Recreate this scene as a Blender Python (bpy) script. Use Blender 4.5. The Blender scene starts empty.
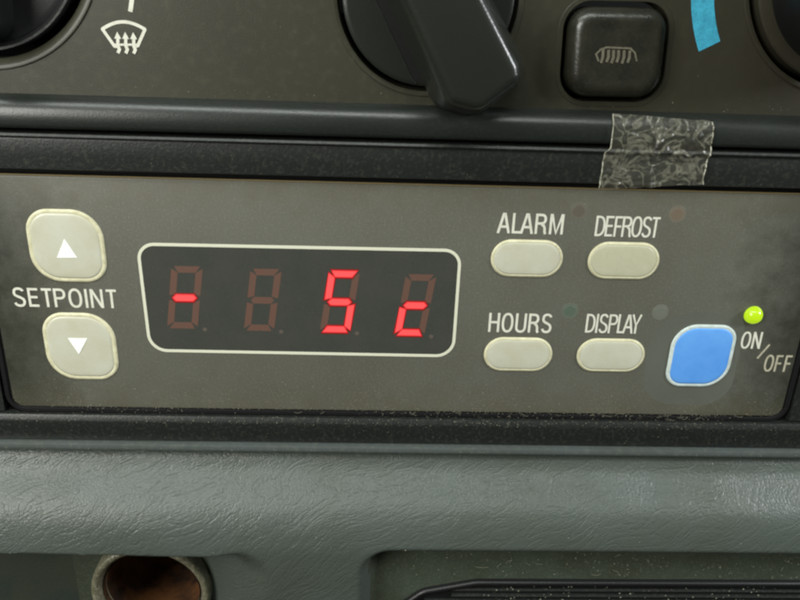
import bpy, bmesh, math, random
from mathutils import Vector, Matrix
random.seed(7)
K = 0.001                       # everything below is written in millimetres
scene = bpy.context.scene
COL = scene.collection

# ------------------------------------------------------------------ camera
cam_d = bpy.data.cameras.new('camera')
cam = bpy.data.objects.new('camera', cam_d); COL.objects.link(cam)
fwd = Vector((0.03722509, 0.92697069, -0.37328223))
rgt = Vector((0.99912546, -0.02740626, 0.03157863))
up_ = Vector((-0.0190422, 0.3741313, 0.92718022))
m = Matrix((rgt, up_, -fwd)).transposed().to_4x4()
m.translation = Vector((-6.328, -157.585, 63.458)) * K
cam.matrix_world = m
cam_d.sensor_width = 36; cam_d.lens = 33.75
cam_d.clip_start = 0.005; cam_d.clip_end = 20
scene.camera = cam

# ------------------------------------------------------------------ light
world = bpy.data.worlds.new('World'); scene.world = world; world.use_nodes = True
bg = world.node_tree.nodes['Background']
# a car cabin: pale above and ahead of the glass, dark towards the floor
wn = world.node_tree.nodes; wl = world.node_tree.links
wtc = wn.new('ShaderNodeTexCoord'); wsep = wn.new('ShaderNodeSeparateXYZ'); wr = wn.new('ShaderNodeMapRange')
wr.inputs[1].default_value = -0.35; wr.inputs[2].default_value = 0.75
wmix = wn.new('ShaderNodeMix'); wmix.data_type = 'RGBA'
wmix.inputs[6].default_value = (0.16, 0.16, 0.13, 1); wmix.inputs[7].default_value = (0.80, 0.88, 0.80, 1)
wl.new(wtc.outputs['Generated'], wsep.inputs[0]); wl.new(wsep.outputs[2], wr.inputs[0])
wl.new(wr.outputs[0], wmix.inputs[0]); wl.new(wmix.outputs[2], bg.inputs[0])
bg.inputs[1].default_value = 0.18

def area(name, loc, target, sx, sy, power, color):
    d = bpy.data.lights.new(name, 'AREA'); d.shape = 'RECTANGLE'
    d.size = sx * K; d.size_y = sy * K; d.energy = power; d.color = color
    o = bpy.data.objects.new(name, d); COL.objects.link(o)
    o.location = Vector(loc) * K
    o.rotation_euler = (Vector(target) * K - o.location).to_track_quat('-Z', 'Y').to_euler()
    return o
area('side_window_light', (-400, -380, 190), (-30, 0, 5), 300, 240, 3.7, (1.0, 0.99, 0.93))
area('windscreen_light', (-170, -300, 540), (-30, 0, -40), 900, 110, 4.0, (0.95, 1.0, 0.96))
area('far_window_light', (520, -185, 215), (40, 0, 30), 90, 150, 2.7, (0.95, 0.98, 1.0))
scene.view_settings.view_transform = 'Standard'; scene.view_settings.look = 'None'
scene.view_settings.gamma = 1; scene.view_settings.exposure = 0
scene.cycles.pixel_filter_type = 'BLACKMAN_HARRIS'; scene.cycles.filter_width = 2.5

# ------------------------------------------------------------------ helpers
def lin(c):
    f = lambda v: v / 12.92 if v <= 0.04045 else ((v + 0.055) / 1.055) ** 2.4
    return tuple(f(v / 255) for v in c) + (1,)

def mat(name, rgb, rough=0.5, spec=0.5, bump=0.0, bscale=2.0, var=0.0, vscale=0.04, var_rgb=None,
        speck=0.0, speck_rgb=(170, 165, 145), sscale=1.2, metal=0.0, coat=0.0):
    M = bpy.data.materials.new(name); M.use_nodes = True
    N = M.node_tree.nodes; L = M.node_tree.links
    B = N['Principled BSDF']
    B.inputs['Base Color'].default_value = lin(rgb)
    B.inputs['Roughness'].default_value = rough
    B.inputs['Specular IOR Level'].default_value = spec
    B.inputs['Metallic'].default_value = metal
    B.inputs['Coat Weight'].default_value = coat
    tc = N.new('ShaderNodeTexCoord')
    mp = N.new('ShaderNodeMapping'); mp.inputs['Scale'].default_value = (1000, 1000, 1000)
    L.new(tc.outputs['Object'], mp.inputs['Vector'])
    out = None
    if var > 0:
        n = N.new('ShaderNodeTexNoise'); n.inputs['Scale'].default_value = vscale
        n.inputs['Detail'].default_value = 6; n.inputs['Roughness'].default_value = 0.6
        L.new(mp.outputs[0], n.inputs['Vector'])
        r = N.new('ShaderNodeMapRange'); r.inputs[1].default_value = 0.35; r.inputs[2].default_value = 0.65
        r.inputs[4].default_value = var
        L.new(n.outputs['Fac'], r.inputs[0])
        mx = N.new('ShaderNodeMix'); mx.data_type = 'RGBA'
        mx.inputs[6].default_value = lin(rgb)
        mx.inputs[7].default_value = lin(var_rgb or tuple(v * 0.75 for v in rgb))
        L.new(r.outputs[0], mx.inputs[0]); out = mx.outputs[2]
        rr = N.new('ShaderNodeMapRange'); rr.inputs[3].default_value = rough - 0.06; rr.inputs[4].default_value = rough + 0.08
        L.new(n.outputs['Fac'], rr.inputs[0]); L.new(rr.outputs[0], B.inputs['Roughness'])
    if speck > 0:
        n2 = N.new('ShaderNodeTexNoise'); n2.inputs['Scale'].default_value = sscale
        n2.inputs['Detail'].default_value = 3
        L.new(mp.outputs[0], n2.inputs['Vector'])
        r2 = N.new('ShaderNodeMapRange'); r2.inputs[1].default_value = 0.5; r2.inputs[2].default_value = 0.8
        r2.inputs[4].default_value = speck
        L.new(n2.outputs['Fac'], r2.inputs[0])
        mx2 = N.new('ShaderNodeMix'); mx2.data_type = 'RGBA'
        if out: L.new(out, mx2.inputs[6])
        else: mx2.inputs[6].default_value = lin(rgb)
        mx2.inputs[7].default_value = lin(speck_rgb)
        L.new(r2.outputs[0], mx2.inputs[0]); out = mx2.outputs[2]
    if out: L.new(out, B.inputs['Base Color'])
    if bump > 0:
        n3 = N.new('ShaderNodeTexNoise'); n3.inputs['Scale'].default_value = bscale
        n3.inputs['Detail'].default_value = 3
        L.new(mp.outputs[0], n3.inputs['Vector'])
        b = N.new('ShaderNodeBump'); b.inputs['Strength'].default_value = 1.0
        b.inputs['Distance'].default_value = bump * K
        L.new(n3.outputs['Fac'], b.inputs['Height']); L.new(b.outputs[0], B.inputs['Normal'])
    return M

def glow(name, rgb, strength, rough=0.4):
    M = mat(name, rgb, rough)
    B = M.node_tree.nodes['Principled BSDF']
    B.inputs['Emission Color'].default_value = lin(rgb); B.inputs['Emission Strength'].default_value = strength
    B.inputs['Base Color'].default_value = tuple(v * 0.3 for v in lin(rgb)[:3]) + (1,)
    return M

def link(name, me, material, parent=None):
    o = bpy.data.objects.new(name, me); COL.objects.link(o)
    if material: me.materials.append(material)
    if parent: o.parent = parent
    return o

def from_bm(name, bm, material, parent=None, smooth=35):
    bmesh.ops.recalc_face_normals(bm, faces=bm.faces)
    me = bpy.data.meshes.new(name)
    for v in bm.verts: v.co *= K
    bm.to_mesh(me); bm.free()
    for p in me.polygons: p.use_smooth = len(p.vertices) <= 4
    me.set_sharp_from_angle(angle=math.radians(smooth))
    return link(name, me, material, parent)

def thing(name, label, cat, loc=(0, 0, 0), group=None):
    o = bpy.data.objects.new(name, None); COL.objects.link(o)
    o.empty_display_size = 0.01
    o['label'] = label; o['category'] = cat
    if group: o['group'] = group
    return o
def tag(o, label, cat, group=None, kind=None):
    o['label'] = label; o['category'] = cat
    if group: o['group'] = group
    if kind: o['kind'] = kind
    return o

def rpoly(pts, radii, n=8):
    """rounded polygon, n+1 points to each corner"""
    out = []; N = len(pts)
    if not hasattr(radii, '__len__'): radii = [radii] * N
    for i, p in enumerate(pts):
        a = Vector(pts[i - 1]); b = Vector(p); c = Vector(pts[(i + 1) % N]); r = radii[i]
        u = (a - b).normalized(); v = (c - b).normalized()
        ang = u.angle(v)
        d = r / math.tan(ang / 2)
        cen = b + (u + v).normalized() * (r / math.sin(ang / 2))
        s = b + u * d - cen; e = b + v * d - cen
        a0 = math.atan2(s.y, s.x); a1 = math.atan2(e.y, e.x)
        da = (a1 - a0 + math.pi) % (2 * math.pi) - math.pi
        for k in range(n + 1):
            t = a0 + da * k / n
            out.append((cen.x + r * math.cos(t), cen.y + r * math.sin(t)))
    return out
def rrect(x0, z0, x1, z1, r, n=8):     # radii order: bottom-left, bottom-right, top-right, top-left
    return rpoly([(x0, z0), (x1, z0), (x1, z1), (x0, z1)], r, n)
def circle(cx, cz, r, n=96):
    return [(cx + r * math.cos(2 * math.pi * k / n), cz + r * math.sin(2 * math.pi * k / n)) for k in range(n)]
def offset(pts, d):
    """move outline outwards by d (counter-clockwise outline)"""
    if d == 0: return list(pts)
    N = len(pts); out = []
    for i in range(N):
        a = Vector(pts[i - 1]); c = Vector(pts[(i + 1) % N])
        t = (c - a).normalized()
        out.append((pts[i][0] + t.y * d, pts[i][1] - t.x * d))
    return out
def loft(bm, rings, cap0=True, cap1=True):
    """rings: list of (outline, y)"""
    vs = [[bm.verts.new((p[0], y, p[1])) for p in pts] for pts, y in rings]
    for a, b in zip(vs[:-1], vs[1:]):
        n = len(a)
        for i in range(n):
            j = (i + 1) % n
            bm.faces.new((a[i], a[j], b[j], b[i]))
    if cap0: bm.faces.new(vs[0])
    if cap1: bm.faces.new(vs[-1])
    return vs
def lofted(name, outline, steps, material, parent=None, cap0=True, cap1=True, smooth=35):
    """steps: (offset, y)"""
    bm = bmesh.new(); loft(bm, [(offset(outline, d), y) for d, y in steps], cap0, cap1)
    return from_bm(name, bm, material, parent, smooth)
def ringed(name, outline, w, y_back, y_front, material, parent=None, e=0.05):
    """closed flat ring (printed line or bezel): outline is its outer edge"""
    bm = bmesh.new()
    vs = loft(bm, [(outline, y_back), (outline, y_front + e), (offset(outline, -e), y_front),
                   (offset(outline, -w + e), y_front), (offset(outline, -w), y_front + e), (offset(outline, -w), y_back)], False, False)
    a, b = vs[-1], vs[0]
    for i in range(len(a)):
        j = (i + 1) % len(a); bm.faces.new((a[i], a[j], b[j], b[i]))
    return from_bm(name, bm, material, parent)
def profile_bar(name, prof, x0, x1, material, parent=None, n=24, smooth=40):
    """prof: closed list of (y, z); swept along X"""
    bm = bmesh.new()
    rows = []
    for k in range(n + 1):
        x = x0 + (x1 - x0) * k / n
        rows.append([bm.verts.new((x, y, z)) for y, z in prof])
    for a, b in zip(rows[:-1], rows[1:]):
        for i in range(len(a)):
            j = (i + 1) % len(a); bm.faces.new((a[i], a[j], b[j], b[i]))
    bm.faces.new(rows[0]); bm.faces.new(rows[-1])
    return from_bm(name, bm, material, parent, smooth)
def stroke(bm, pts, w, y, t=0.06, closed=False):
    """thick polyline in the XZ plane with mitred joins, front at y"""
    L_, R_ = [], []
    n = len(pts)
    for i in range(n):
        a = Vector(pts[i - 1 if closed else max(i - 1, 0)]); b = Vector(pts[i]); c = Vector(pts[(i + 1) % n if closed else min(i + 1, n - 1)])
        d1 = (b - a).normalized() if i > 0 or closed else (c - b).normalized()
        d2 = (c - b).normalized() if i < n - 1 or closed else d1
        t_ = (d1 + d2).normalized(); nn = Vector((-t_.y, t_.x))
        k = w / 2 / max(0.55, nn.dot(Vector((-d1.y, d1.x))))
        L_.append(b + nn * k); R_.append(b - nn * k)
    f = [[bm.verts.new((p.x, yy, p.y)) for p in side] for yy in (y, y + t) for side in (L_, R_)]
    for i in range(n if closed else n - 1):
        j = (i + 1) % n
        bm.faces.new((f[0][i], f[0][j], f[1][j], f[1][i]))
        bm.faces.new((f[2][i], f[3][i], f[3][j], f[2][j]))
        bm.faces.new((f[0][i], f[2][i], f[2][j], f[0][j]))
        bm.faces.new((f[1][i], f[1][j], f[3][j], f[3][i]))
    if closed: return
    bm.faces.new((f[0][0], f[1][0], f[3][0], f[2][0])); bm.faces.new((f[0][-1], f[2][-1], f[3][-1], f[1][-1]))
def plate(bm, pts, y, t=0.06):
    loft(bm, [(pts, y + t), (pts, y)])
def _arc(cx, cz, rx, rz, a0, a1, n=12):
    out = []
    for i in range(n + 1):
        t = math.radians(a0 + (a1 - a0) * i / n); c, q = math.cos(t), math.sin(t)
        e = 0.86
        out.append((cx + rx * math.copysign(abs(c) ** e, c), cz + rz * math.copysign(abs(q) ** e, q)))
    return out
def glyph(ch):
    """centre lines of condensed capitals, height 0..1; returns width, [(points, closed)]"""
    B = {'E': (.44, [([(.44, 1), (0, 1), (0, 0), (.44, 0)], 0), ([(.06, .52), (.40, .52)], 0)]),
         'F': (.42, [([(.42, 1), (0, 1), (0, -.07)], 0), ([(.06, .50), (.37, .50)], 0)]),
         'T': (.50, [([(0, 1), (.50, 1)], 0), ([(.25, .93), (.25, -.07)], 0)]),
         'I': (.02, [([(.01, 1.07), (.01, -.07)], 0)]),
         'L': (.40, [([(0, 1.07), (0, 0), (.40, 0)], 0)]),
         'H': (.50, [([(0, 1.07), (0, -.07)], 0), ([(.50, 1.07), (.50, -.07)], 0), ([(.06, .52), (.44, .52)], 0)]),
         'N': (.50, [([(0, -.07), (0, 1.07)], 0), ([(.50, -.07), (.50, 1.07)], 0), ([(.02, 1.03), (.48, -.03)], 0)]),
         'M': (.62, [([(0, -.07), (0, 1.07)], 0), ([(.62, -.07), (.62, 1.07)], 0), ([(.03, 1.05), (.31, .0), (.59, 1.05)], 0)]),
         'A': (.58, [([(0, -.07), (.25, 1.0), (.33, 1.0), (.58, -.07)], 0), ([(.12, .30), (.46, .30)], 0)]),
         'Y': (.54, [([(0, 1.07), (.27, .42), (.54, 1.07)], 0), ([(.27, .40), (.27, -.07)], 0)]),
         'P': (.46, [([(0, -.07), (0, 1), (.22, 1)] + _arc(.24, .74, .22, .26, 90, -90)[1:] + [(.06, .48)], 0)]),
         'D': (.50, [([(0, 0), (0, 1), (.16, 1)] + _arc(.16, .5, .34, .5, 90, -90)[1:-1] + [(.16, 0)], 1)]),
         'R': (.50, [([(0, -.07), (0, 1), (.22, 1)] + _arc(.24, .76, .23, .24, 90, -90)[1:] + [(.06, .52)], 0),
                     ([(.28, .46), (.40, .40), (.46, .25), (.47, .05), (.52, -.07)], 0)]),
         'O': (.54, [(_arc(.27, .5, .27, .52, 0, 360, 32)[:-1], 1)]),
         'U': (.50, [([(0, 1.07), (0, .3)] + _arc(.25, .27, .25, .29, 180, 360)[1:-1] + [(.50, .3), (.50, 1.07)], 0)]),
         'S': (.48, [(_arc(.24, .77, .225, .25, 20, 150, 10) + [(.015, .74), (.06, .62), (.16, .55), (.32, .47), (.43, .39), (.475, .26)] + _arc(.24, .25, .235, .27, -15, -165, 10), 0)])}
    return B[ch]
def text(name, s, x0, x1, z0, z1, y, material, parent, w=0.60, gap=0.27):
    gl = [glyph(c) for c in s]
    kern = {'AL': -.02, 'LA': -.20, 'AR': -.03, 'RM': .03, 'TP': -.12, 'ET': -.08, 'NT': -.03, 'PL': -.02, 'AY': -.22, 'RO': -.03, 'ST': -.07, 'IS': 0.02, 'FR': -.05}
    gaps = [gap + kern.get(s[i:i + 2], 0) for i in range(len(s) - 1)] + [0]
    total = sum(g[0] for g in gl) + sum(gaps)
    k = (x1 - x0 - w) / total; zz0, zz1 = z0 + w * .42, z1 - w * .42
    # (the 0.07 run-outs of the open stems reach the cap line exactly)
    bm = bmesh.new(); x = x0 + w / 2; lay = 0
    for g, gp in zip(gl, gaps):
        for pts, cl in g[1]:
            P = [(x + px * k, zz0 + pz * (zz1 - zz0)) for px, pz in pts]
            stroke(bm, P, w, y - 0.008 * (lay % 5), 0.05, bool(cl)); lay += 1
        x += (g[0] + gp) * k
    return from_bm(name, bm, material, parent)
def boolean_cut(o, cutters):
    for c in cutters:
        md = o.modifiers.new('cut', 'BOOLEAN'); md.operation = 'DIFFERENCE'; md.solver = 'EXACT'; md.object = c
    dg = bpy.context.evaluated_depsgraph_get(); dg.update()
    me = bpy.data.meshes.new_from_object(o.evaluated_get(dg))
    o.modifiers.clear(); o.data = me
    for c in cutters: bpy.data.objects.remove(c)
    for p in me.polygons: p.use_smooth = False

# ------------------------------------------------------------------ materials
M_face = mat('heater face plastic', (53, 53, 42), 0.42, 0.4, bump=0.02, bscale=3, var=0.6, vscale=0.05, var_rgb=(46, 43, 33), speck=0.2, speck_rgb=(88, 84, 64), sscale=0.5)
M_trim = mat('satin black trim', (30, 34, 31), 0.30, 0.5, bump=0.025, bscale=2.5, var=0.6, vscale=0.06, var_rgb=(25, 27, 24), speck=0.08, speck_rgb=(90, 90, 78), sscale=1.6)
M_trim2 = mat('grained black trim', (26, 29, 27), 0.40, 0.45, bump=0.05, bscale=2.2, var=0.6, vscale=0.05, var_rgb=(21, 23, 21), speck=0.12, speck_rgb=(118, 116, 100), sscale=1.3)
M_lip = mat('grey satin lip', (70, 76, 75), 0.2, 0.8, bump=0.02, bscale=2, var=0.6, vscale=0.06, var_rgb=(66, 70, 64), speck=0.2, speck_rgb=(120, 120, 104), sscale=0.9)
M_black = mat('black plastic', (16, 17, 17), 0.4, 0.45, bump=0.02, bscale=3)
M_gap = mat('deep black recess', (9, 10, 10), 0.7, 0.2)
M_knob = mat('knob grey black plastic', (31, 34, 30), 0.27, 0.5, bump=0.025, bscale=2, var=0.5, vscale=0.06, var_rgb=(30, 32, 26))
M_button = mat('worn black button', (29, 30, 25), 0.28, 0.5, bump=0.04, bscale=2, var=0.5, vscale=0.2, var_rgb=(50, 48, 38), speck=0.1, speck_rgb=(90, 86, 66), sscale=1.5)
M_print = mat('cream print', (204, 203, 190), 0.55, 0.3, var=0.4, vscale=0.6, var_rgb=(170, 168, 148))
M_grey_print = mat('worn grey print', (100, 97, 82), 0.6, 0.3, var=0.8, vscale=1.2, var_rgb=(78, 75, 62))
M_arc = mat('cyan printed arc', (66, 164, 192), 0.5, 0.3, var=0.7, vscale=0.5, var_rgb=(48, 130, 158), speck=0.4, speck_rgb=(40, 100, 120), sscale=2)
M_overlay = mat('grey overlay film', (89, 89, 81), 0.36, 0.45, bump=0.012, bscale=1.6, var=0.7, vscale=0.03, var_rgb=(78, 77, 68), speck=0.35, speck_rgb=(128, 126, 110), sscale=2.2)
def grime_and_shade(M, rgb, lo, hi, axis=0, centre=2.0, amount=0.8):
    """blotches near the ends of a part: settled dirt, on the heater face painted shade"""
    N = M.node_tree.nodes; L = M.node_tree.links; B = N['Principled BSDF']
    tc = N.new('ShaderNodeTexCoord'); sp = N.new('ShaderNodeSeparateXYZ'); L.new(tc.outputs['Object'], sp.inputs[0])
    a = N.new('ShaderNodeMath'); a.operation = 'SUBTRACT'; a.inputs[1].default_value = centre * K; L.new(sp.outputs[axis], a.inputs[0])
    b = N.new('ShaderNodeMath'); b.operation = 'ABSOLUTE'; L.new(a.outputs[0], b.inputs[0])
    n = N.new('ShaderNodeTexNoise'); n.inputs['Scale'].default_value = 160; n.inputs['Detail'].default_value = 6; n.inputs['Roughness'].default_value = 0.7
    L.new(tc.outputs['Object'], n.inputs['Vector'])
    c = N.new('ShaderNodeMath'); c.operation = 'MULTIPLY_ADD'; c.inputs[1].default_value = 0.030; L.new(n.outputs['Fac'], c.inputs[0]); L.new(b.outputs[0], c.inputs[2])
    r = N.new('ShaderNodeMapRange'); r.inputs[1].default_value = lo * K + 0.015; r.inputs[2].default_value = hi * K + 0.015; r.inputs[4].default_value = amount
    L.new(c.outputs[0], r.inputs[0])
    mx = N.new('ShaderNodeMix'); mx.data_type = 'RGBA'; mx.inputs[7].default_value = lin(rgb)
    src = B.inputs['Base Color'].links[0].from_socket
    L.new(src, mx.inputs[6]); L.new(r.outputs[0], mx.inputs[0]); L.new(mx.outputs[2], B.inputs['Base Color'])
grime_and_shade(M_overlay, (32, 34, 25), 72, 95, amount=0.9)
grime_and_shade(M_face, (40, 37, 28), 50, 125, centre=-45, amount=0.7)  # shade at the right-hand dial end, painted into the face colour
grime_and_shade(M_overlay, (78, 75, 58), 20, 32, 2, -1.2, 0.55)
def dust_film(M, rgb, z_lo, z_hi, amount=0.6):
    N = M.node_tree.nodes; L = M.node_tree.links; B = N['Principled BSDF']
    tc = N.new('ShaderNodeTexCoord'); sp = N.new('ShaderNodeSeparateXYZ'); L.new(tc.outputs['Object'], sp.inputs[0])
    r = N.new('ShaderNodeMapRange'); r.inputs[1].default_value = z_hi * K; r.inputs[2].default_value = z_lo * K; L.new(sp.outputs[2], r.inputs[0])
    mp = N.new('ShaderNodeMapping'); mp.inputs['Rotation'].default_value = (0, 0.5, 0); mp.inputs['Scale'].default_value = (2200, 2200, 3400); L.new(tc.outputs['Object'], mp.inputs['Vector'])
    n = N.new('ShaderNodeTexNoise'); n.inputs['Scale'].default_value = 1; n.inputs['Detail'].default_value = 5; n.inputs['Roughness'].default_value = 0.75
    L.new(mp.outputs[0], n.inputs['Vector'])
    q = N.new('ShaderNodeTexNoise'); q.inputs['Scale'].default_value = 70; q.inputs['Detail'].default_value = 4; L.new(tc.outputs['Object'], q.inputs['Vector'])
    t = N.new('ShaderNodeMapRange'); t.inputs[1].default_value = 0.54; t.inputs[2].default_value = 0.68; L.new(n.outputs['Fac'], t.inputs[0])
    t2 = N.new('ShaderNodeMapRange'); t2.inputs[1].default_value = 0.40; t2.inputs[2].default_value = 0.6; L.new(q.outputs['Fac'], t2.inputs[0])
    a = N.new('ShaderNodeMath'); a.operation = 'MULTIPLY'; L.new(r.outputs[0], a.inputs[0]); L.new(t.outputs[0], a.inputs[1])
    b = N.new('ShaderNodeMath'); b.operation = 'MULTIPLY'; L.new(a.outputs[0], b.inputs[0]); L.new(t2.outputs[0], b.inputs[1])
    c = N.new('ShaderNodeMath'); c.operation = 'MULTIPLY'; c.inputs[1].default_value = amount; L.new(b.outputs[0], c.inputs[0])
    mx = N.new('ShaderNodeMix'); mx.data_type = 'RGBA'; mx.inputs[7].default_value = lin(rgb)
    L.new(B.inputs['Base Color'].links[0].from_socket, mx.inputs[6]); L.new(c.outputs[0], mx.inputs[0]); L.new(mx.outputs[2], B.inputs['Base Color'])
dust_film(M_overlay, (160, 156, 136), -29, -17, 0.75)
dust_film(M_overlay, (132, 130, 116), 60, -30, 0.28)
M_screen = mat('smoked display film', (60, 61, 56), 0.26, 0.5, bump=0.006, bscale=0.8, var=0.5, vscale=0.12, var_rgb=(50, 54, 50), speck=0.2, speck_rgb=(96, 100, 92), sscale=3.5)
M_line = mat('cream display outline', (196, 196, 176), 0.5, 0.3)
M_rim = mat('cream key rim', (200, 198, 168), 0.5, 0.35, var=0.6, vscale=0.5, var_rgb=(166, 160, 126), speck=0.35, speck_rgb=(128, 122, 94), sscale=1.4)
M_key = mat('pale grey key', (180, 180, 164), 0.36, 0.45, bump=0.02, bscale=0.7, var=0.6, vscale=0.13, var_rgb=(166, 164, 140), speck=0.15, speck_rgb=(150, 148, 124), sscale=1.3)
M_key2 = mat('pale beige key', (166, 164, 138), 0.4, 0.45, bump=0.03, bscale=0.7, var=0.6, vscale=0.2, var_rgb=(176, 176, 156), speck=0.2, speck_rgb=(140, 138, 116), sscale=1.2)
M_white = mat('white print', (236, 238, 234), 0.5, 0.3, var=0.5, vscale=1.5, var_rgb=(206, 208, 196))
M_blue = mat('blue key', (76, 138, 212), 0.34, 0.5, bump=0.05, bscale=0.35, var=0.8, vscale=0.08, var_rgb=(98, 156, 222), speck=0.1, speck_rgb=(60, 112, 180), sscale=1.1)
M_bluerim = mat('pale blue white rim', (190, 202, 198), 0.5, 0.35, var=0.6, vscale=0.6, var_rgb=(150, 160, 152))
M_off = mat('unlit segment', (94, 68, 58), 0.4, 0.4, var=0.6, vscale=0.5, var_rgb=(86, 68, 59))
M_dot = mat('unlit dot', (84, 76, 69), 0.4, 0.4)
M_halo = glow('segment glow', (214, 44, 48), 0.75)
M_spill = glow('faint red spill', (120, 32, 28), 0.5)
M_lit = glow('lit red segment', (255, 80, 80), 1.0)
M_green = glow('lit green lamp', (186, 226, 30), 0.75, 0.15)
M_greenh = mat('green lamp edge', (92, 112, 30), 0.3)
M_pad = mat('grey vinyl', (112, 122, 117), 0.43, 0.55)
M_socket = mat('dusty cream socket rim', (104, 102, 84), 0.36, 0.7, bump=0.25, bscale=0.9, var=0.9, vscale=0.4, var_rgb=(76, 74, 56), speck=0.4, speck_rgb=(196, 192, 170), sscale=1.6)
M_rust = mat('rusty barrel', (38, 24, 14), 0.6, 0.4, bump=0.2, bscale=0.5, var=1, vscale=0.15, var_rgb=(92, 58, 28))
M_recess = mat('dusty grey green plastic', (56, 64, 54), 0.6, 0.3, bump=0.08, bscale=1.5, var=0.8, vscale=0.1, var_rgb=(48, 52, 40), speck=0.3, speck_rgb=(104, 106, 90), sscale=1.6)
M_dust = mat('dust', (120, 117, 102), 0.9, 0.1)
M_dust2 = mat('pale dust on dash', (116, 118, 102), 0.9, 0.1)

# vinyl grain: fine wrinkles plus drawn-out diagonal creases
def vinyl(M, pad=True):
    N = M.node_tree.nodes; L = M.node_tree.links; B = N['Principled BSDF']
    tc = N.new('ShaderNodeTexCoord')
    def mp(scale, rot=(0, 0, 0)):
        x = N.new('ShaderNodeMapping'); x.inputs['Scale'].default_value = scale; x.inputs['Rotation'].default_value = rot
        L.new(tc.outputs['Object'], x.inputs['Vector']); return x
    warp = N.new('ShaderNodeTexNoise'); warp.inputs['Scale'].default_value = 28; warp.inputs['Detail'].default_value = 2
    L.new(tc.outputs['Object'], warp.inputs['Vector'])
    wv = N.new('ShaderNodeVectorMath'); wv.operation = 'MULTIPLY_ADD'
    wv.inputs[1].default_value = (0.022, 0.0, 0.022)
    L.new(warp.outputs['Color'], wv.inputs[0]); L.new(tc.outputs['Object'], wv.inputs[2])
    m1 = N.new('ShaderNodeMapping'); m1.vector_type = 'POINT'
    
    m1.inputs['Scale'].default_value = (1300, 1700, 1900)
    rot1 = N.new('ShaderNodeMapping'); rot1.inputs['Rotation'].default_value = (0, math.radians(28), 0)
    L.new(wv.outputs[0], rot1.inputs['Vector']); L.new(rot1.outputs[0], m1.inputs['Vector'])
    v1 = N.new('ShaderNodeTexVoronoi'); v1.feature = 'DISTANCE_TO_EDGE'; v1.inputs['Scale'].default_value = 0.75
    L.new(m1.outputs[0], v1.inputs['Vector'])
    r1 = N.new('ShaderNodeMapRange'); r1.inputs[2].default_value = 0.28
    L.new(v1.outputs['Distance'], r1.inputs[0])
    m2 = N.new('ShaderNodeMapping'); m2.inputs['Rotation'].default_value = (0, 0, 0)
    m2.inputs['Scale'].default_value = (380, 900, 1500)
    rot2 = N.new('ShaderNodeMapping'); rot2.inputs['Rotation'].default_value = (0, math.radians(38), 0)
    L.new(wv.outputs[0], rot2.inputs['Vector']); L.new(rot2.outputs[0], m2.inputs['Vector'])
    n2 = N.new('ShaderNodeTexNoise'); n2.inputs['Scale'].default_value = 1.0; n2.inputs['Detail'].default_value = 5
    n2.inputs['Roughness'].default_value = 0.65
    L.new(m2.outputs[0], n2.inputs['Vector'])
    n3 = N.new('ShaderNodeTexNoise'); n3.inputs['Scale'].default_value = 1500; n3.inputs['Detail'].default_value = 2
    L.new(tc.outputs['Object'], n3.inputs['Vector'])
    # patches where the creases are stronger
    n4 = N.new('ShaderNodeTexNoise'); n4.inputs['Scale'].default_value = 30
    L.new(tc.outputs['Object'], n4.inputs['Vector'])
    a = N.new('ShaderNodeMath'); a.operation = 'MULTIPLY'; a.inputs[1].default_value = 0.55
    L.new(r1.outputs[0], a.inputs[0])
    b = N.new('ShaderNodeMath'); b.operation = 'MULTIPLY'
    r4 = N.new('ShaderNodeMapRange'); r4.inputs[1].default_value = 0.4; r4.inputs[2].default_value = 0.65
    r4.inputs[3].default_value = 0.5; r4.inputs[4].default_value = 1.9
    L.new(n4.outputs['Fac'], r4.inputs[0]); L.new(r4.outputs[0], b.inputs[1]); L.new(n2.outputs['Fac'], b.inputs[0])
    c = N.new('ShaderNodeMath'); c.operation = 'ADD'; L.new(a.outputs[0], c.inputs[0]); L.new(b.outputs[0], c.inputs[1])
    d = N.new('ShaderNodeMath'); d.operation = 'MULTIPLY_ADD'; d.inputs[1].default_value = 0.8
    L.new(n3.outputs['Fac'], d.inputs[0]); L.new(c.outputs[0], d.inputs[2])
    # long creases: thin valleys where a drawn-out noise crosses its middle value
    rot3 = N.new('ShaderNodeMapping'); rot3.inputs['Rotation'].default_value = (0, math.radians(33), 0)
    L.new(wv.outputs[0], rot3.inputs['Vector'])
    m3 = N.new('ShaderNodeMapping'); m3.inputs['Scale'].default_value = (70, 200, 330); L.new(rot3.outputs[0], m3.inputs['Vector'])
    n5 = N.new('ShaderNodeTexNoise'); n5.inputs['Scale'].default_value = 1; n5.inputs['Detail'].default_value = 3; L.new(m3.outputs[0], n5.inputs['Vector'])
    s5 = N.new('ShaderNodeMath'); s5.operation = 'SUBTRACT'; s5.inputs[1].default_value = 0.5; L.new(n5.outputs['Fac'], s5.inputs[0])
    a5 = N.new('ShaderNodeMath'); a5.operation = 'ABSOLUTE'; L.new(s5.outputs[0], a5.inputs[0])
    r5 = N.new('ShaderNodeMapRange'); r5.inputs[2].default_value = 0.05; r5.inputs[4].default_value = 0.8; L.new(a5.outputs[0], r5.inputs[0])
    e5 = N.new('ShaderNodeMath'); e5.operation = 'ADD'; L.new(d.outputs[0], e5.inputs[0]); L.new(r5.outputs[0], e5.inputs[1]); d = e5
    bp = N.new('ShaderNodeBump'); bp.inputs['Strength'].default_value = 0.85; bp.inputs['Distance'].default_value = 0.085 * K
    L.new(d.outputs[0], bp.inputs['Height']); L.new(bp.outputs[0], B.inputs['Normal'])
    # slight grime, settled dirt
    g = N.new('ShaderNodeTexNoise'); g.inputs['Scale'].default_value = 45; g.inputs['Detail'].default_value = 7
    L.new(tc.outputs['Object'], g.inputs['Vector'])
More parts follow.
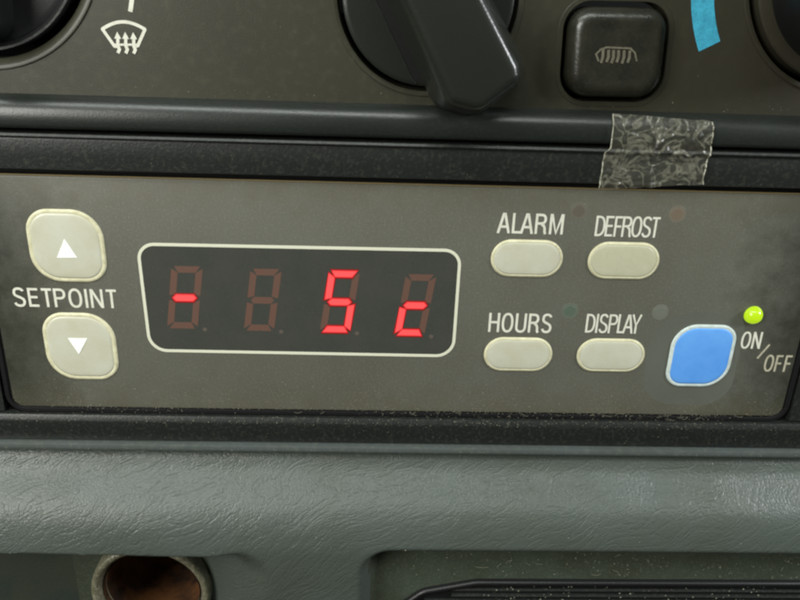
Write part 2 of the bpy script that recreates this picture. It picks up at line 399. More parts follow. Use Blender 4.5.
    gr = N.new('ShaderNodeMapRange'); gr.inputs[1].default_value = 0.42; gr.inputs[2].default_value = 0.7; gr.inputs[4].default_value = 0.7
    L.new(g.outputs['Fac'], gr.inputs[0])
    mx = N.new('ShaderNodeMix'); mx.data_type = 'RGBA'
    mx.inputs[6].default_value = lin((67, 74, 69)); mx.inputs[7].default_value = lin((62, 67, 58))
    L.new(gr.outputs[0], mx.inputs[0]); L.new(mx.outputs[2], B.inputs['Base Color'])
vinyl(M_pad)

# clear tape: thin, crumpled, partly see-through
M_tape = bpy.data.materials.new('clear crumpled tape'); M_tape.use_nodes = True
N = M_tape.node_tree.nodes; L = M_tape.node_tree.links; B = N['Principled BSDF']
B.inputs['Base Color'].default_value = lin((138, 136, 120)); B.inputs['Roughness'].default_value = 0.22
B.inputs['Specular IOR Level'].default_value = 0.8
tc = N.new('ShaderNodeTexCoord')
n1 = N.new('ShaderNodeTexNoise'); n1.inputs['Scale'].default_value = 190; n1.inputs['Detail'].default_value = 6
n1.inputs['Distortion'].default_value = 1.2
L.new(tc.outputs['Object'], n1.inputs['Vector'])
r1 = N.new('ShaderNodeMapRange'); r1.inputs[1].default_value = 0.0; r1.inputs[2].default_value = 0.055
r1.inputs[3].default_value = 0.30; r1.inputs[4].default_value = 0.06
sa = N.new('ShaderNodeMath'); sa.operation = 'SUBTRACT'; sa.inputs[1].default_value = 0.5; L.new(n1.outputs['Fac'], sa.inputs[0])
sb = N.new('ShaderNodeMath'); sb.operation = 'ABSOLUTE'; L.new(sa.outputs[0], sb.inputs[0])
L.new(sb.outputs[0], r1.inputs[0]); L.new(r1.outputs[0], B.inputs['Alpha'])
n2 = N.new('ShaderNodeTexVoronoi'); n2.feature = 'DISTANCE_TO_EDGE'; n2.inputs['Scale'].default_value = 230
L.new(tc.outputs['Object'], n2.inputs['Vector'])
bb = N.new('ShaderNodeBump'); bb.inputs['Distance'].default_value = 0.3 * K; bb.inputs['Strength'].default_value = 0.8
ad = N.new('ShaderNodeMath'); ad.operation = 'ADD'
L.new(n2.outputs['Distance'], ad.inputs[0]); L.new(n1.outputs['Fac'], ad.inputs[1])
L.new(ad.outputs[0], bb.inputs['Height']); L.new(bb.outputs[0], B.inputs['Normal'])

# ------------------------------------------------------------------ dashboard shell behind everything
bm = bmesh.new(); loft(bm, [(rrect(-190, -150, 190, 130, 4), 60), (rrect(-190, -150, 190, 130, 4), 55)])
shell = from_bm('dashboard_back_wall', bm, M_gap); shell['kind'] = 'structure'

# ------------------------------------------------------------------ heater control panel
hp = thing('heater_control_panel', 'dark olive grey heater control panel with rotary knobs above the digital unit', 'control panel')
bm = bmesh.new()
loft(bm, [(rrect(-130, 42.2, 130, 118, 2), 6), (rrect(-130, 42.2, 130, 118, 2), 0)])
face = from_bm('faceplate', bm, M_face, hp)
DL, DC, DR = (-83.5, 72.2), (3.5, 63.8), (88.5, 71.0)
cut = []
for c, r in ((DL, 24.4), (DC, 18.6), (DR, 23.2)):
    bm = bmesh.new(); loft(bm, [(circle(*c, r, 128), 12), (circle(*c, r, 128), -4)]); cut.append(from_bm('cut', bm, None))
BTN = rpoly([(32.2, 46.0), (51.4, 46.2), (50.6, 63.2), (31.6, 63.0)], [4.6, 4.6, 4.2, 4.2], 10)
bm = bmesh.new(); loft(bm, [(offset(BTN, 2.0), 12), (offset(BTN, 2.0), -4)]); cut.append(from_bm('cut', bm, None))
boolean_cut(face, cut)

# raised collars that line the openings
def collar(name, outline, inner, parent):
    return lofted(name, outline, [(0.25, 5.5), (0.25, -0.18), (0.12, -0.34), (-0.25, -0.36), (-0.8, -0.15), (-inner, 0.9), (-inner - 0.1, 5.5)], M_face, parent, False, False)
# left dial: deep black bowl with a thin grey edge
kl = collar('dial_surround', circle(*DL, 24.4, 128), 1.9, hp)
k = lofted('rotary_knob', circle(*DL, 21.0, 128), [(0, 5.5), (0, -0.5), (-0.25, -0.9), (-0.7, -0.95), (-1.2, -0.6), (-1.6, 0.6), (-3, 1.6), (-9, 2.2)], M_black, hp)
bm = bmesh.new()
stl = circle(*DL, 20.95, 128)
k2 = ringed('knob_edge', stl, 0.55, -0.6, -1.05, M_trim, k)
bm = bmesh.new()
g = rpoly([(-88, 54), (-79, 54), (-79, 90), (-88, 90)], 3, 8)
loft(bm, [(offset(g, 1.5), 3), (g, -9), (offset(g, -0.8), -10), (offset(g, -1.6), -10.2)])
from_bm('grip', bm, M_black, k)

# centre dial: low disc with a tall blade grip, turned slightly anticlockwise
collar('dial_surround', circle(*DC, 18.6, 128), 0.9, hp)
k = lofted('rotary_knob', circle(*DC, 16.7, 128), [(0, 5.5), (0, -1.2), (-0.12, -1.75), (-0.5, -2.0), (-1.1, -2.05), (-9, -2.1)], M_knob, hp)
half = [(-2.2, 63.4), (7.4, 45.3), (13.3, 44.0), (20.6, 49.9), (19.9, 52.6)]
full = half + [(10.6 - x, 127.2 - z) for x, z in half]
gout = rpoly(full, [6, 2.6, 3.6, 2.2, 2.4, 6, 2.6, 3.6, 2.2, 2.4], 8)
def gring(d_left, y, d=0.0):
    pts = offset(gout, d)
    ax = Vector((0.43, -0.90)).normalized(); nrm = Vector((-ax.y, ax.x))      # across the blade
    out = []
    for x, z in pts:
        s = (Vector((x, z)) - Vector((5.3, 63.6))).dot(nrm)
        along = (Vector((x, z)) - Vector((5.3, 63.6))).dot(ax)
        k_ = 1.0 - d_left * 0.018 * (abs(along) / 20.0) * 4
        p = Vector((5.3, 63.6)) + nrm * s + ax * along * k_
        out.append((p.x, p.y))
    return out
bm = bmesh.new()
loft(bm, [(gring(0, -1.5, 2.6), -1.5), (gring(0, -6, 1.8), -6), (gring(0, 0, 0.75), -10.8), (gring(0, 0, 0.4), -12.2), (gring(0, 0, 0), -13.2), (gring(0, 0, -0.5), -13.85), (gring(0, 0, -1.1), -14.2), (gring(0, 0, -1.9), -14.35)])
from_bm('grip', bm, M_knob, k, 50)
# shallow recess edge running beside the grip on the disc
bm = bmesh.new()
stroke(bm, [(-9.6, 68.2), (-6.9, 63.0), (0.7, 48.7), (1.7, 47.7)], 0.34, -2.22, 0.3)
from_bm('recess_edge', bm, M_trim, k)
bm = bmesh.new(); plate(bm, [(-8.7, 66.9), (1.25, 48.3), (3.1, 47.8), (6, 50), (-2, 70)], -2.16, 0.3)
from_bm('recess_floor', bm, M_black, k)

# right dial
collar('dial_surround', circle(*DR, 23.2, 128), 0.9, hp)
k = lofted('rotary_knob', circle(*DR, 21.0, 128), [(0, 5.5), (0, -1.0), (-0.3, -1.4), (-1.2, -1.5), (-3.5, -1.5)], M_face, hp)
lofted('cap', circle(*DR, 18.6, 128), [(0, -1.2), (-0.6, -14), (-1.2, -15), (-2.4, -15.4), (-8, -15.6)], M_black, k)
bm = bmesh.new()
g = rpoly([(84, 56), (93, 56), (93, 86), (84, 86)], 3, 8)
loft(bm, [(offset(g, 1.5), -15), (g, -21), (offset(g, -0.8), -22), (offset(g, -1.6), -22.2)])
from_bm('grip', bm, M_black, k)

# push button
pb = lofted('push_button', BTN, [(0.1, 5), (0.1, -0.8), (-0.25, -2.0), (-0.9, -2.9), (-1.9, -3.35), (-2.6, -3.38), (-3.4, -3.3), (-3.9, -3.28)], M_button, hp, smooth=60)
ringed('button_surround', offset(BTN, 2.1), 1.0, 5, -0.12, M_face, hp, 0.1)
bm = bmesh.new()
stroke(bm, [(37.6, 53.1), (36.9, 54.4), (37.7, 55.3), (38.8, 55.75), (43.6, 55.7), (44.6, 54.9), (45.2, 53.3)], 0.36, -3.36)
for i, x in enumerate((38.2, 39.3, 40.3, 41.3, 42.4, 43.5)):
    stroke(bm, [(x - 0.12, 52.8 + 0.2 * (i % 2)), (x + 0.12, 53.9), (x, 55.3)], 0.55, -3.38 - 0.005 * i)
from_bm('car_icon', bm, M_grey_print, pb)

# printed marks on the heater face
Y = -0.03
bm = bmesh.new()
arc = [(-60.2 + (8.5) * t, 55.9 + 1.45 * math.sin(math.pi * t) ** 0.9 + 0.2 * t) for t in [i / 14 for i in range(15)]]
stroke(bm, arc, 0.62, Y - 0.04)
stroke(bm, [(-60.15, 56.1), (-58.1, 52.9), (-57.2, 52.75)], 0.6, Y - 0.05)
stroke(bm, [(-51.75, 56.3), (-53.5, 53.1), (-54.3, 52.85)], 0.6, Y - 0.06)
stroke(bm, [(-57.9, 53.15), (-53.6, 53.3)], 0.4, Y - 0.07)
for i, x in enumerate((-57.3, -55.75, -54.2)):
    stroke(bm, [(x - 0.25, 51.6), (x + 0.15, 52.3), (x - 0.1, 53.1), (x + 0.05, 54.4)], 0.62, Y - 0.09 - 0.01 * i)
    plate(bm, [(x - 0.65, 54.3), (x + 0.7, 54.3), (x + 0.05, 55.6)], Y - 0.13 - 0.01 * i)
from_bm('windscreen_defrost_icon', bm, M_print, hp)
bm = bmesh.new(); stroke(bm, [(-54.35, 59.35), (-53.2, 64.0)], 0.85, Y - 0.04)
from_bm('dial_mark', bm, M_print, hp)
bm = bmesh.new()
a0, a1 = math.radians(150), math.radians(207.7)
o_ = [(DR[0] + 33.7 * math.cos(a0 + (a1 - a0) * i / 30), DR[1] + 33.7 * math.sin(a0 + (a1 - a0) * i / 30)) for i in range(31)]
i_ = [(DR[0] + 29.2 * math.cos(a0 + (a1 - a0) * i / 30), DR[1] + 29.2 * math.sin(a0 + (a1 - a0) * i / 30)) for i in range(31)]
plate(bm, o_ + i_[::-1], Y - 0.04)
from_bm('cold_arc_mark', bm, M_arc, hp)

# rounded lower trim of the heater panel
profile_bar('lower_trim', [(8, 43.4), (0.8, 43.4), (-0.4, 43.2), (-1.6, 42.5), (-2.5, 41.6), (-3.0, 40.5), (-3.2, 39.2), (-3.2, 37.6), (-3.0, 37.0), (-2.4, 36.7), (8, 36.7)], -130, 130, M_trim, hp, smooth=50)

# ------------------------------------------------------------------ mounting frame round the digital unit
fr = thing('mounting_frame', 'black plastic mounting frame with thin lips surrounding the digital unit', 'frame')
profile_bar('top_rail', [(8, 35.9), (-2.0, 35.9), (-2.7, 35.75), (-2.95, 35.3), (-2.7, 34.9), (-2.1, 34.75), (-2.2, 34.3), (-2.0, 31), (-1.7, 28.35), (-1.5, 28.15), (8, 28.15)], -130, 130, M_trim2, fr, smooth=30)
profile_bar('bottom_rail', [(8, -30.75), (0.2, -30.75), (-0.3, -30.9), (-0.85, -32.0), (-0.9, -32.5), (-0.6, -35), (-0.3, -37.6), (8, -37.6)], -130, 130, M_trim2, fr, smooth=30)
profile_bar('bottom_lip', [(8, -38.1), (-1.0, -38.1), (-1.75, -38.35), (-1.9, -38.9), (-1.9, -39.5), (-1.5, -39.85), (8, -39.85)], -130, 130, M_lip, fr, smooth=50)
for x0, x1 in ((-130, -93.0), (97.0, 130)):
    profile_bar('side_rail', [(9, 28.1), (0.4, 28.1), (0.3, -30.35), (9, -30.35)], x0, x1, M_trim2, fr, n=4)
bm = bmesh.new(); loft(bm, [(rrect(-130, -60, 130, 60, 1), 22), (rrect(-130, -60, 130, 60, 1), 20)])
from_bm('back_plate', bm, M_gap, fr)

# ------------------------------------------------------------------ digital temperature controller
tcn = thing('temperature_controller', 'grey digital setpoint control unit with red four digit readout and keys', 'controller')
body = rrect(-90.5, -28.9, 94.6, 26.5, 2.6, 8)
lofted('housing', body, [(-0.4, 16), (-0.4, 1.2), (0, 1.0), (0, 0.5)], M_black, tcn, True, False)
lofted('overlay_film', body, [(0.0, 0.7), (0.0, 0.25), (-0.12, 0.06), (-0.35, 0.0)], M_overlay, tcn)
# thin worn bright edge along the top of the film
bm = bmesh.new(); stroke(bm, [(-88, 26.62), (92, 26.62)], 0.22, 0.3, 0.5)
from_bm('film_edge', bm, mat('yellowed edge', (112, 98, 62), 0.6), tcn)

lofted('gap_shade_ring', offset(body, 1.78), [(0, 18), (0, 0.5), (-0.3, 0.3), (-1.0, 0.35), (-1.5, 0.8), (-2.0, 0.9)], M_gap, tcn, True, True)  # added black ring; puts the dark of the gap round the film into colour

# display window
scr = rpoly([(-57.3, -13.8), (12.95, -14.0), (13.15, 12.2), (-57.75, 12.1)], [4.2, 4.2, 3.6, 3.6], 10)
win = lofted('display_window', offset(scr, -0.3), [(0, -0.005), (0, -0.05)], M_screen, tcn)
ringed('display_outline', offset(scr, 0.22), 0.7, -0.02, -0.12, M_line, tcn, 0.03)
def seg_shapes():
    """seven segments as hexagonal bars, unit cell 0..w, 0..h, before slant"""
    w, h, t, g = 6.9, 14.2, 1.5, 0.06
    def hor(z): return [(t / 2 + g, z), (t + g * .5, z - t / 2), (w - t - g * .5, z - t / 2), (w - t / 2 - g, z), (w - t - g * .5, z + t / 2), (t + g * .5, z + t / 2)]
    def ver(x, z0, z1): return [(x, z0 + g), (x + t / 2, z0 + t / 2 + g), (x + t / 2, z1 - t / 2 - g), (x, z1 - g), (x - t / 2, z1 - t / 2 - g), (x - t / 2, z0 + t / 2 + g)]
    z0, z1, z2 = t / 2, h / 2, h - t / 2
    A = {}
    A['a'] = [(t * .35 + g, h - 0.05), (t + g * .4, h - t), (w - t - g * .4, h - t), (w - t * .35 - g, h - 0.05)]
    A['d'] = [(t * .35 + g, 0.05), (w - t * .35 - g, 0.05), (w - t - g * .4, t), (t + g * .4, t)]
    A['g'] = hor(z1)
    def left(zb, zt, top):
        return [(0, zb + (0.35 * t + g if not top else t * .3 + g)), (t, zb + (t + g if not top else t * .55 + g)), (t, zt - (t * .55 + g if not top else t + g)), (0, zt - (t * .3 + g if not top else 0.35 * t + g))]
    A['e'] = left(0, z1, False); A['f'] = left(z1, h, True)
    A['c'] = [(w - x, z) for x, z in A['e']][::-1]; A['b'] = [(w - x, z) for x, z in A['f']][::-1]
    return A
SEG = seg_shapes(); SL = 0.155
def put(pts, cx, cz):
    return [(cx + (x - 3.45) + SL * (z - 7.1), cz + (z - 7.1) * 1.07) for x, z in pts]
def grow(pts, d):
    c = Vector((sum(p[0] for p in pts) / len(pts), sum(p[1] for p in pts) / len(pts)))
    xs = [p[0] for p in pts]; zs = [p[1] for p in pts]
    fx = 1 + 2 * d / (max(xs) - min(xs)); fz = 1 + 2 * d / (max(zs) - min(zs))
    return [(c.x + (p[0] - c.x) * fx, c.y + (p[1] - c.y) * fz) for p in pts]
lit = ['g', '', 'afgcd', 'ged']
for cx, cz, on in zip((-48.35, -31.0, -13.65, 3.5), (-0.45, -0.7, -0.75, -1.25), lit):
    bm = bmesh.new()
    for s_, p in SEG.items():
        if s_ not in on: plate(bm, put(p, cx, cz), -0.07, 0.03)
    dg_ = from_bm('digit', bm, M_off, win)
    bm = bmesh.new(); plate(bm, circle(cx + 4.0, cz - 7.7, 0.5, 16), -0.07, 0.03); from_bm('decimal_point', bm, M_dot, win)
    dg_['label'] = {'g': 'first digit with only the middle bar lit', '': 'second digit, unlit', 'afgcd': 'third digit lit as 5', 'ged': 'fourth digit lit as small c'}[on]
    for i, s_ in enumerate(on):
        bm = bmesh.new()
        p = put(SEG[s_], cx, cz)
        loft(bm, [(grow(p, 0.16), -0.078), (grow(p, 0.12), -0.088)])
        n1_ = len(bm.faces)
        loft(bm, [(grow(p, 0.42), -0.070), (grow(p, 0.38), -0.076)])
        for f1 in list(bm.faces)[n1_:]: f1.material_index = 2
        # (glow round the lit bar painted as red emissive plates, then the bright core)
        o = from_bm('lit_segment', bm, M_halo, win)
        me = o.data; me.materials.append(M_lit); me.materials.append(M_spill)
        bm = bmesh.new(); bm.from_mesh(me)
        n0 = len(bm.faces)
        q = grow(p, -0.12)
        vs0 = [bm.verts.new((x * K, -0.08 * K, z * K)) for x, z in q]; vs1 = [bm.verts.new((x * K, -0.11 * K, z * K)) for x, z in q]
        f_ = [bm.faces.new(vs1)]
        for a in range(len(q)):
            b2 = (a + 1) % len(q); f_.append(bm.faces.new((vs0[a], vs0[b2], vs1[b2], vs1[a])))
        for f1 in f_: f1.material_index = 1
        bm.to_mesh(me); bm.free()

# keys
def key(name, outline, mrim, mface, label, rim=1.0):
    r = lofted(name, outline, [(0.02, 0.15), (0.02, -0.12), (-0.15, -0.3), (-0.5, -0.38), (-rim, -0.3), (-rim - 0.15, -0.26)], mrim, tcn, smooth=60)
    r['label'] = label
    f = lofted('key_face', offset(outline, -rim), [(0, -0.2), (-0.05, -0.30), (-0.5, -0.36), (-1.3, -0.42)], mface, r, smooth=60)
    return r
def sq(x0, z0, x1, z1, r): return rrect(x0, z0, x1, z1, r, 10)
ku = key('setpoint_key', sq(-81.0, 2.9, -64.7, 19.4, [6.4, 4.8, 6.6, 5.0]), M_rim, M_key, 'upper setpoint key with a white up triangle', 0.85)
kd = key('setpoint_key', sq(-80.95, -21.4, -64.75, -4.6, [6.6, 4.8, 6.6, 5.0]), M_rim, M_key, 'lower setpoint key with a white down triangle', 0.85)
bm = bmesh.new(); plate(bm, [(-75.2, 8.6), (-70.8, 8.7), (-73.0, 13.0)], -0.50); from_bm('up_triangle', bm, M_white, ku)
bm = bmesh.new(); plate(bm, [(-75.4, -10.7), (-73.4, -14.8), (-71.0, -10.7)], -0.50); from_bm('down_triangle', bm, M_white, kd)
def stadium(cx, cz, w, h, n=20):
    r = h / 2; a = w / 2 - r
    return [(cx + a + r * math.cos(math.radians(-90 + 180 * i / n)), cz + r * math.sin(math.radians(-90 + 180 * i / n))) for i in range(n + 1)] + \
           [(cx - a + r * math.cos(math.radians(90 + 180 * i / n)), cz + r * math.sin(math.radians(90 + 180 * i / n))) for i in range(n + 1)]
for (cx, cz, mm, nm, h) in ((27.95, 10.55, M_key, 'alarm', 8.7), (49.75, 10.5, M_key2, 'defrost', 8.7), (28.15, -13.15, M_key, 'hours', 8.7), (50.1, -13.0, M_key, 'display', 8.6)):
    key('oval_key', stadium(cx, cz, 16.1, h), M_rim, mm, 'pale oval key under the word ' + nm, 0.55)
ko = key('power_key', sq(64.0, -20.95, 79.2, -4.7, [4.0, 6.2, 4.0, 5.8]), M_bluerim, M_blue, 'blue on off key with a pale rim', 0.8)
# smoother worn patch round the power key
lofted('worn_film_patch', sq(58.6, -26.0, 80.8, -1.6, [8, 7, 5, 10]), [(0, 0.05), (0, -0.006)], mat('rubbed film', (88, 90, 82), 0.33, 0.45, var=0.7, vscale=0.06, var_rgb=(78, 80, 72), speck=0.2, speck_rgb=(112, 112, 100), sscale=2), tcn)

T = -0.05
M_print2 = mat('worn cream print', (168, 164, 144), 0.55, 0.3, var=0.6, vscale=0.9, var_rgb=(128, 124, 106))
text('caption', 'SETPOINT', -86.3, -63.2, -3.25, 1.15, T, M_print, tcn, 0.55, 0.26)
text('caption', 'ALARM', 20.7, 35.3, 16.35, 20.85, T, M_print, tcn, 0.55, 0.24)
text('caption', 'DEFROST', 42.4, 56.8, 16.15, 20.7, T, M_print, tcn, 0.47, 0.14)
text('caption', 'HOURS', 20.6, 35.3, -7.45, -2.8, T, M_print, tcn, 0.55, 0.26)
text('caption', 'DISPLAY', 43.2, 56.1, -7.2, -2.6, T, M_print, tcn, 0.47, 0.17)
text('caption', 'ON', 80.5, 85.3, -10.6, -6.4, T, M_print, tcn, 0.48, 0.26)
text('caption', 'OFF', 87.3, 94.0, -16.55, -12.3, T, M_print2, tcn, 0.48, 0.26)
bm = bmesh.new(); stroke(bm, [(85.3, -13.2), (87.5, -9.5)], 0.42, T - 0.03); from_bm('slash_mark', bm, M_print2, tcn)

# indicator lamps: one lit, four dark ones seen through the film
lm = lofted('indicator_lamp', circle(81.95, -2.0, 2.15, 40), [(0, 0.2), (0, -0.1), (-0.15, -0.7), (-0.5, -1.3), (-1.0, -1.75), (-1.6, -1.95)], M_green, tcn, smooth=80)
lm['label'] = 'glowing green indicator lamp'
for (x, z, rgb, lab) in ((38.3, 21.7, (88, 82, 73), 'dark red lamp'), (60.1, 21.5, (101, 90, 77), 'dark red brown lamp'), (39.1, -1.9, (78, 90, 78), 'dark green lamp'), (60.1, -1.8, (98, 101, 92), 'grey unlit lamp')):
    c2 = tuple((a + b) / 2 for a, b in zip(rgb, (96, 98, 87)))
    o = lofted('indicator_lamp', circle(x, z, 2.0, 40), [(0, 0.05), (-0.1, -0.02)], mat('lamp film outer', c2, 0.4, 0.4), tcn); o['label'] = lab
    lofted('lamp_core', circle(x, z, 1.35, 32), [(0, 0.0), (-0.05, -0.04)], mat('lamp film', rgb, 0.35, 0.4), o)

# ------------------------------------------------------------------ padded dashboard with its two cut-outs
def sstep(t): t = max(0.0, min(1.0, t)); return t * t * (3 - 2 * t)
PROF = [(-40.0, 4.0), (-41.0, 1.2), (-42.0, 0.2), (-44.6, -0.4), (-46.6, -2.0), (-49.0, -5.0), (-51.0, -7.2), (-53.5, -8.8), (-57.0, -10.0), (-62.0, -10.8), (-70.0, -10.6), (-120.0, -8.0)]
def prof(z):
    for (za, ya), (zb, yb) in zip(PROF[:-1], PROF[1:]):
        if z >= zb:
            t = (za - z) / (za - zb); return ya + (yb - ya) * t
    return PROF[-1][1]
def prof_s(z): return sum(prof(z + d) for d in (-1.6, -0.8, 0, 0.8, 1.6)) / 5
def sd_box(x, z, x0, x1, z0, z1, r):
    cx, cz = (x0 + x1) / 2, (z0 + z1) / 2; hx, hz = (x1 - x0) / 2 - r, (z1 - z0) / 2 - r
    qx, qz = abs(x - cx) - hx, abs(z - cz) - hz
    return math.hypot(max(qx, 0), max(qz, 0)) + min(max(qx, qz), 0) - r
def pad_y(x, z):
    y = prof_s(z) + 0.25 * math.sin(x * 0.021 + 1)
    edge = -64.3 - 1.1 * sstep((x + 100) / 70)
    dl = sd_box(x, z, -160, -34.0, -160, edge, 6)
    dr = sd_box(x, z, -6.2, 170, -160, -64.0, 6)
    tl = sstep(0.5 - dl / (1.6 + 7.0 * sstep((x + 46) / 12)))
    tr = sstep(0.5 - dr / 5.0)
    floor_l = 3.0 - 9.5 * sstep((x + 52) / 16) if x > -84.2 else 3.0 + 11 * sstep((-84.2 - x) / 1.2)
    y += (floor_l - y) * tl
    y += (-3.6 - y) * tr
    return y
bm = bmesh.new()
xs = [-135 + 0.6 * i for i in range(451)]
zs = []
z = -40.0
while z > -122:
    zs.append(z); z -= 0.45 if -76 < z else 0.8
# smooth the profile by averaging
rows = []
for z in zs:
    rows.append([bm.verts.new((x, (pad_y(x, z + 0.5) + pad_y(x, z) * 2 + pad_y(x, z - 0.5)) / 4, z)) for x in xs])
for a, b in zip(rows[:-1], rows[1:]):
    for i in range(len(xs) - 1):
        bm.faces.new((a[i], a[i + 1], b[i + 1], b[i]))
# skirt so that the pad is a solid with real depth
back = [[bm.verts.new((x, 40, zz)) for x in (xs[0], xs[-1])] for zz in (zs[0], zs[-1])]
bm.faces.new(rows[0][::-1] + [back[0][0], back[0][1]][0:2])
bm.faces.new(rows[-1] + [back[1][1], back[1][0]])
bm.faces.new([r[0] for r in rows] + [back[1][0], back[0][0]])
bm.faces.new([r[-1] for r in rows][::-1] + [back[0][1], back[1][1]])
hole = [f for f in bm.faces if len(f.verts) == 4 and math.hypot(f.calc_center_median().x + 63.2, f.calc_center_median().z + 84.4) < 13.9]
bmesh.ops.delete(bm, geom=hole, context='FACES')
pad = from_bm('dashboard_pad', bm, M_pad, None, 60)
tag(pad, 'padded grey vinyl dashboard rail with leather grain under the black frame', 'dashboard')
# the cut-out floors wear the dusty moulded plastic, not the vinyl
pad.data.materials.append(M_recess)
pad.data.materials.append(mat('shaded cavity plastic', (44, 52, 46), 0.6, 0.3, bump=0.1, bscale=1, var=0.8, vscale=0.08, var_rgb=(54, 56, 44)))  # shade of the left cavity put into a darker recess plastic
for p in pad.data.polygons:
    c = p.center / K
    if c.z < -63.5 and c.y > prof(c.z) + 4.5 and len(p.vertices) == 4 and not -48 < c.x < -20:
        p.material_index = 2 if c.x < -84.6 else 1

# ------------------------------------------------------------------ lighter socket
so = thing('lighter_socket', 'dusty cream ringed round lighter socket with rusty inside in the lower dashboard', 'socket')
SC = (-63.2, -84.4)
lofted('rim', circle(*SC, 15.6, 96), [(0, 6), (0, -0.6), (-0.25, -1.4), (-0.7, -1.9), (-1.4, -1.9), (-2.0, -1.4), (-2.6, -0.2), (-3.1, 2)], M_socket, so, False, False, 60)
lofted('barrel', circle(*SC, 12.6, 96), [(0, -0.2), (-0.1, 10), (-0.6, 34), (-4, 36), (-9, 37)], M_rust, so, False, True, 60)
lofted('contact', circle(*SC, 4.0, 32), [(0, 36), (-0.2, 28), (-1.4, 27)], M_rust, so)

# ------------------------------------------------------------------ ashtray drawer
at = thing('ashtray_drawer', 'glossy black ribbed ashtray drawer in the right recess of lower dashboard', 'ashtray')
out = rpoly([(-1.0, -118), (140, -118), (140, -76.4), (22, -76.6), (8.0, -79.8), (1.2, -86.0)], [3, 3, 3, 12, 6, 5], 8)
lofted('drawer_front', out, [(0, 20), (0, -4.4), (-0.25, -4.9), (-0.8, -5.1), (-1.4, -4.9), (-1.7, -4.0), (-2.6, -3.8)], M_black, at, smooth=60)
bm = bmesh.new()
for i in range(16):
    zc = -79.9 - i * 1.9
    pr = [(zc - 0.55, -3.4), (zc - 0.45, -4.25), (zc, -4.5), (zc + 0.45, -4.25), (zc + 0.55, -3.4)]
    x0 = 16.0 if i < 2 else (9 if i < 4 else 5)
    r0 = [[bm.verts.new((x, y, z)) for z, y in pr] for x in (x0, 136)]
    for a in range(4): bm.faces.new((r0[0][a], r0[0][a + 1], r0[1][a + 1], r0[1][a]))
    bm.faces.new(r0[0]); bm.faces.new(r0[1])
from_bm('ribbed_front', bm, M_trim2, at)

# ------------------------------------------------------------------ clear tape
bm = bmesh.new()
def surf_y(z):       # follows ridge, groove, lip and strip, bridging the dips
    pts = [(44, -1.2), (42.6, -2.2), (41.0, -3.1), (39.2, -3.5), (36.5, -3.45), (35.3, -3.3), (33.5, -2.75), (30, -2.6), (28, -2.5), (26, -2.1)]
    for (za, ya), (zb, yb) in zip(pts[:-1], pts[1:]):
        if z >= zb: return ya + (yb - ya) * (za - z) / (za - zb)
    return -2.1
from mathutils import noise as nz
nu, nv = 90, 70
gridv = []
for j in range(nv + 1):
    v = j / nv; row = []
    for i in range(nu + 1):
        u = i / nu
        xl = 41.9 - 0.0 * v + (0.3 if v < 0.42 else -0.7 * sstep((v - 0.42) / 0.08) + 0.3 * (1 - sstep((v - 0.42) / 0.08)))
        xr = 62.6 + 0.55 * nz.noise((0, v * 4, 3)) + 1.2 * v - 0.5 * sstep((v - 0.5) / 0.2)
        zt = 42.9 - 0.5 * u + 0.35 * nz.noise((u * 6, 1, 5)) - 0.7 * max(0, u - 0.35)
        zb = 27.2 + 1.7 * u + 0.35 * nz.noise((u * 7, 9, 5))
        x = xl + (xr - xl) * u; z = zt + (zb - zt) * v
        p = Vector((x * 0.28, z * 0.28, 0))
        wr = abs(nz.noise(p * 1.1)) * 0.9 + abs(nz.noise(p * 2.7 + Vector((4, 2, 1)))) * 0.55 + abs(nz.noise(p * 6)) * 0.22
        crease = math.exp(-((x - 52.0 - 0.3 * math.sin(z)) / 0.5) ** 2) * 0.7 + math.exp(-((z - 35.4 - 0.9 * nz.noise((x * 0.4, 0, 0))) / 0.4) ** 2) * 0.5
        row.append(bm.verts.new((x, surf_y(z) - 0.1 - wr * 0.75 - crease * 0.7, z)))
    gridv.append(row)
for a, b in zip(gridv[:-1], gridv[1:]):
    for i in range(nu): bm.faces.new((a[i], a[i + 1], b[i + 1], b[i]))
tape = from_bm('adhesive_tape', bm, M_tape, None, 180)
md = tape.modifiers.new('thickness', 'SOLIDIFY'); md.thickness = 0.06 * K
tag(tape, 'crumpled piece of clear adhesive tape stuck across the black trim strips', 'tape')
# whitened torn edges of the tape belong to it
bm = bmesh.new()
def edge_line(col, y_add, w):
    pts = [gridv_pts[j][col] for j in range(nv + 1)]
    for a, b in zip(pts[:-1], pts[1:]):
        ax, ay, az = a; bx, by, bz = b
        vs = [bm.verts.new(c) for c in ((ax - w, ay - y_add, az), (ax + w, ay - y_add, az), (bx + w, by - y_add, bz), (bx - w, by - y_add, bz),
                                        (ax - w, ay + 0.02, az), (ax + w, ay + 0.02, az), (bx + w, by + 0.02, bz), (bx - w, by + 0.02, bz))]
        for q in ((0, 1, 2, 3), (0, 4, 5, 1), (1, 5, 6, 2), (2, 6, 7, 3), (3, 7, 4, 0)): bm.faces.new([vs[t] for t in q])
gridv_pts = [[tuple(tape.data.vertices[j * (nu + 1) + i].co / K) for i in range(nu + 1)] for j in range(nv + 1)]
M_torn = mat('whitened tape edge', (176, 174, 158), 0.4, 0.5, var=1, vscale=0.8, var_rgb=(110, 108, 92))
for col in (0, nu):
    bm = bmesh.new(); edge_line(col, 0.12, 0.11); bmesh.ops.remove_doubles(bm, verts=bm.verts, dist=0.0001)
    from_bm('torn_edge', bm, M_torn, tape)

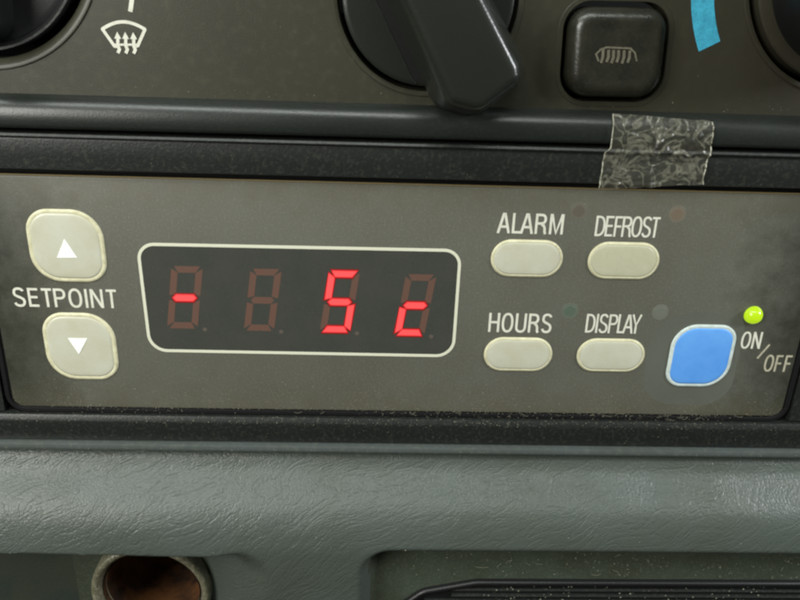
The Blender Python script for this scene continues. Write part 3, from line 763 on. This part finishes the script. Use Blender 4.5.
# ------------------------------------------------------------------ dust and lint
def chips(bm, n, fx, fz, fy, smin, smax):
    for _ in range(n):
        x, z = fx(), fz(); y = fy(x, z)
        s = smin + (smax - smin) * random.random() ** 3
        k = random.randint(4, 6); a0 = random.random() * 6.3
        ring = [(x + s * (0.6 + 0.6 * random.random()) * math.cos(a0 + i * 6.283 / k), z + s * (0.5 + 0.6 * random.random()) * math.sin(a0 + i * 6.283 / k)) for i in range(k)]
        top = bm.verts.new((x, y - s * 0.6, z)); vs = [bm.verts.new((p[0], y - 0.01, p[1])) for p in ring]
        for i in range(k): bm.faces.new((top, vs[i], vs[(i + 1) % k]))
def fibre(bm, x, y, z, ln, w=0.05):
    a = random.random() * 6.28; pts = []
    for i in range(9):
        pts.append((x, z)); a += random.uniform(-0.6, 0.6)
        x += ln / 8 * math.cos(a); z += ln / 8 * math.sin(a) * 0.6
    stroke(bm, pts, w, y - 0.06, 0.05)
R = random.uniform
bm = bmesh.new()
chips(bm, 900, lambda: R(-86, 92), lambda: -28.9 + 8 * random.random() ** 3, lambda x, z: 0.0, 0.03, 0.17)
chips(bm, 260, lambda: R(-86, 92), lambda: R(-27, 26), lambda x, z: -0.02, 0.02, 0.10)
chips(bm, 900, lambda: R(-90, 94), lambda: R(-32.4, -30.8), lambda x, z: -0.3 + (z + 30.9) * 0.5, 0.03, 0.18)
chips(bm, 700, lambda: random.choice((8, 30, 52, 70, -60)) + 9 * random.gauss(0, 1), lambda: R(-30.6, -28.9), lambda x, z: R(0.0, 0.5), 0.03, 0.15)
chips(bm, 200, lambda: R(-100, 105), lambda: R(-37, -32.6), lambda x, z: -0.9 + (-32.5 - z) * 0.12, 0.03, 0.11)
chips(bm, 220, lambda: R(-95, 100), lambda: R(28.6, 34.6), lambda x, z: -2.1, 0.03, 0.10)
chips(bm, 160, lambda: R(-95, 100), lambda: R(43.6, 45.4) , lambda x, z: 0.0, 0.03, 0.16)
chips(bm, 160, lambda: R(-95, 100), lambda: R(44, 66) , lambda x, z: 0.0, 0.03, 0.10)
chips(bm, 160, lambda: R(-100, 105), lambda: R(-39.4, -38.9), lambda x, z: -1.9, 0.04, 0.16)
for _ in range(50): fibre(bm, random.choice((8, 30, 52, 70)) + 12 * random.gauss(0, 1), 0.1, R(-30.2, -28.2), R(0.8, 2.6), 0.05)
d1 = from_bm('dust', bm, M_dust); tag(d1, 'pale dust specks and lint gathered along the edges of the digital unit', 'dust', kind='stuff')
bm = bmesh.new()
chips(bm, 150, lambda: R(-98, 105), lambda: R(-64, -43), lambda x, z: pad_y(x, z), 0.05, 0.24)
chips(bm, 500, lambda: R(5, 110) ** 1.0, lambda: R(-76, -64.5), lambda x, z: pad_y(x, z) , 0.03, 0.26)
chips(bm, 200, lambda: R(24, 110), lambda: R(-84, -77.2), lambda x, z: -4.8, 0.05, 0.35)
for _ in range(18):
    x = R(20, 108); fibre(bm, x, -3.8, R(-75.5, -68), R(1, 3.5), 0.1)
d2 = from_bm('dust', bm, M_dust2); tag(d2, 'grey dust and crumbs on the vinyl and in the recess over the ashtray', 'dust', kind='stuff')
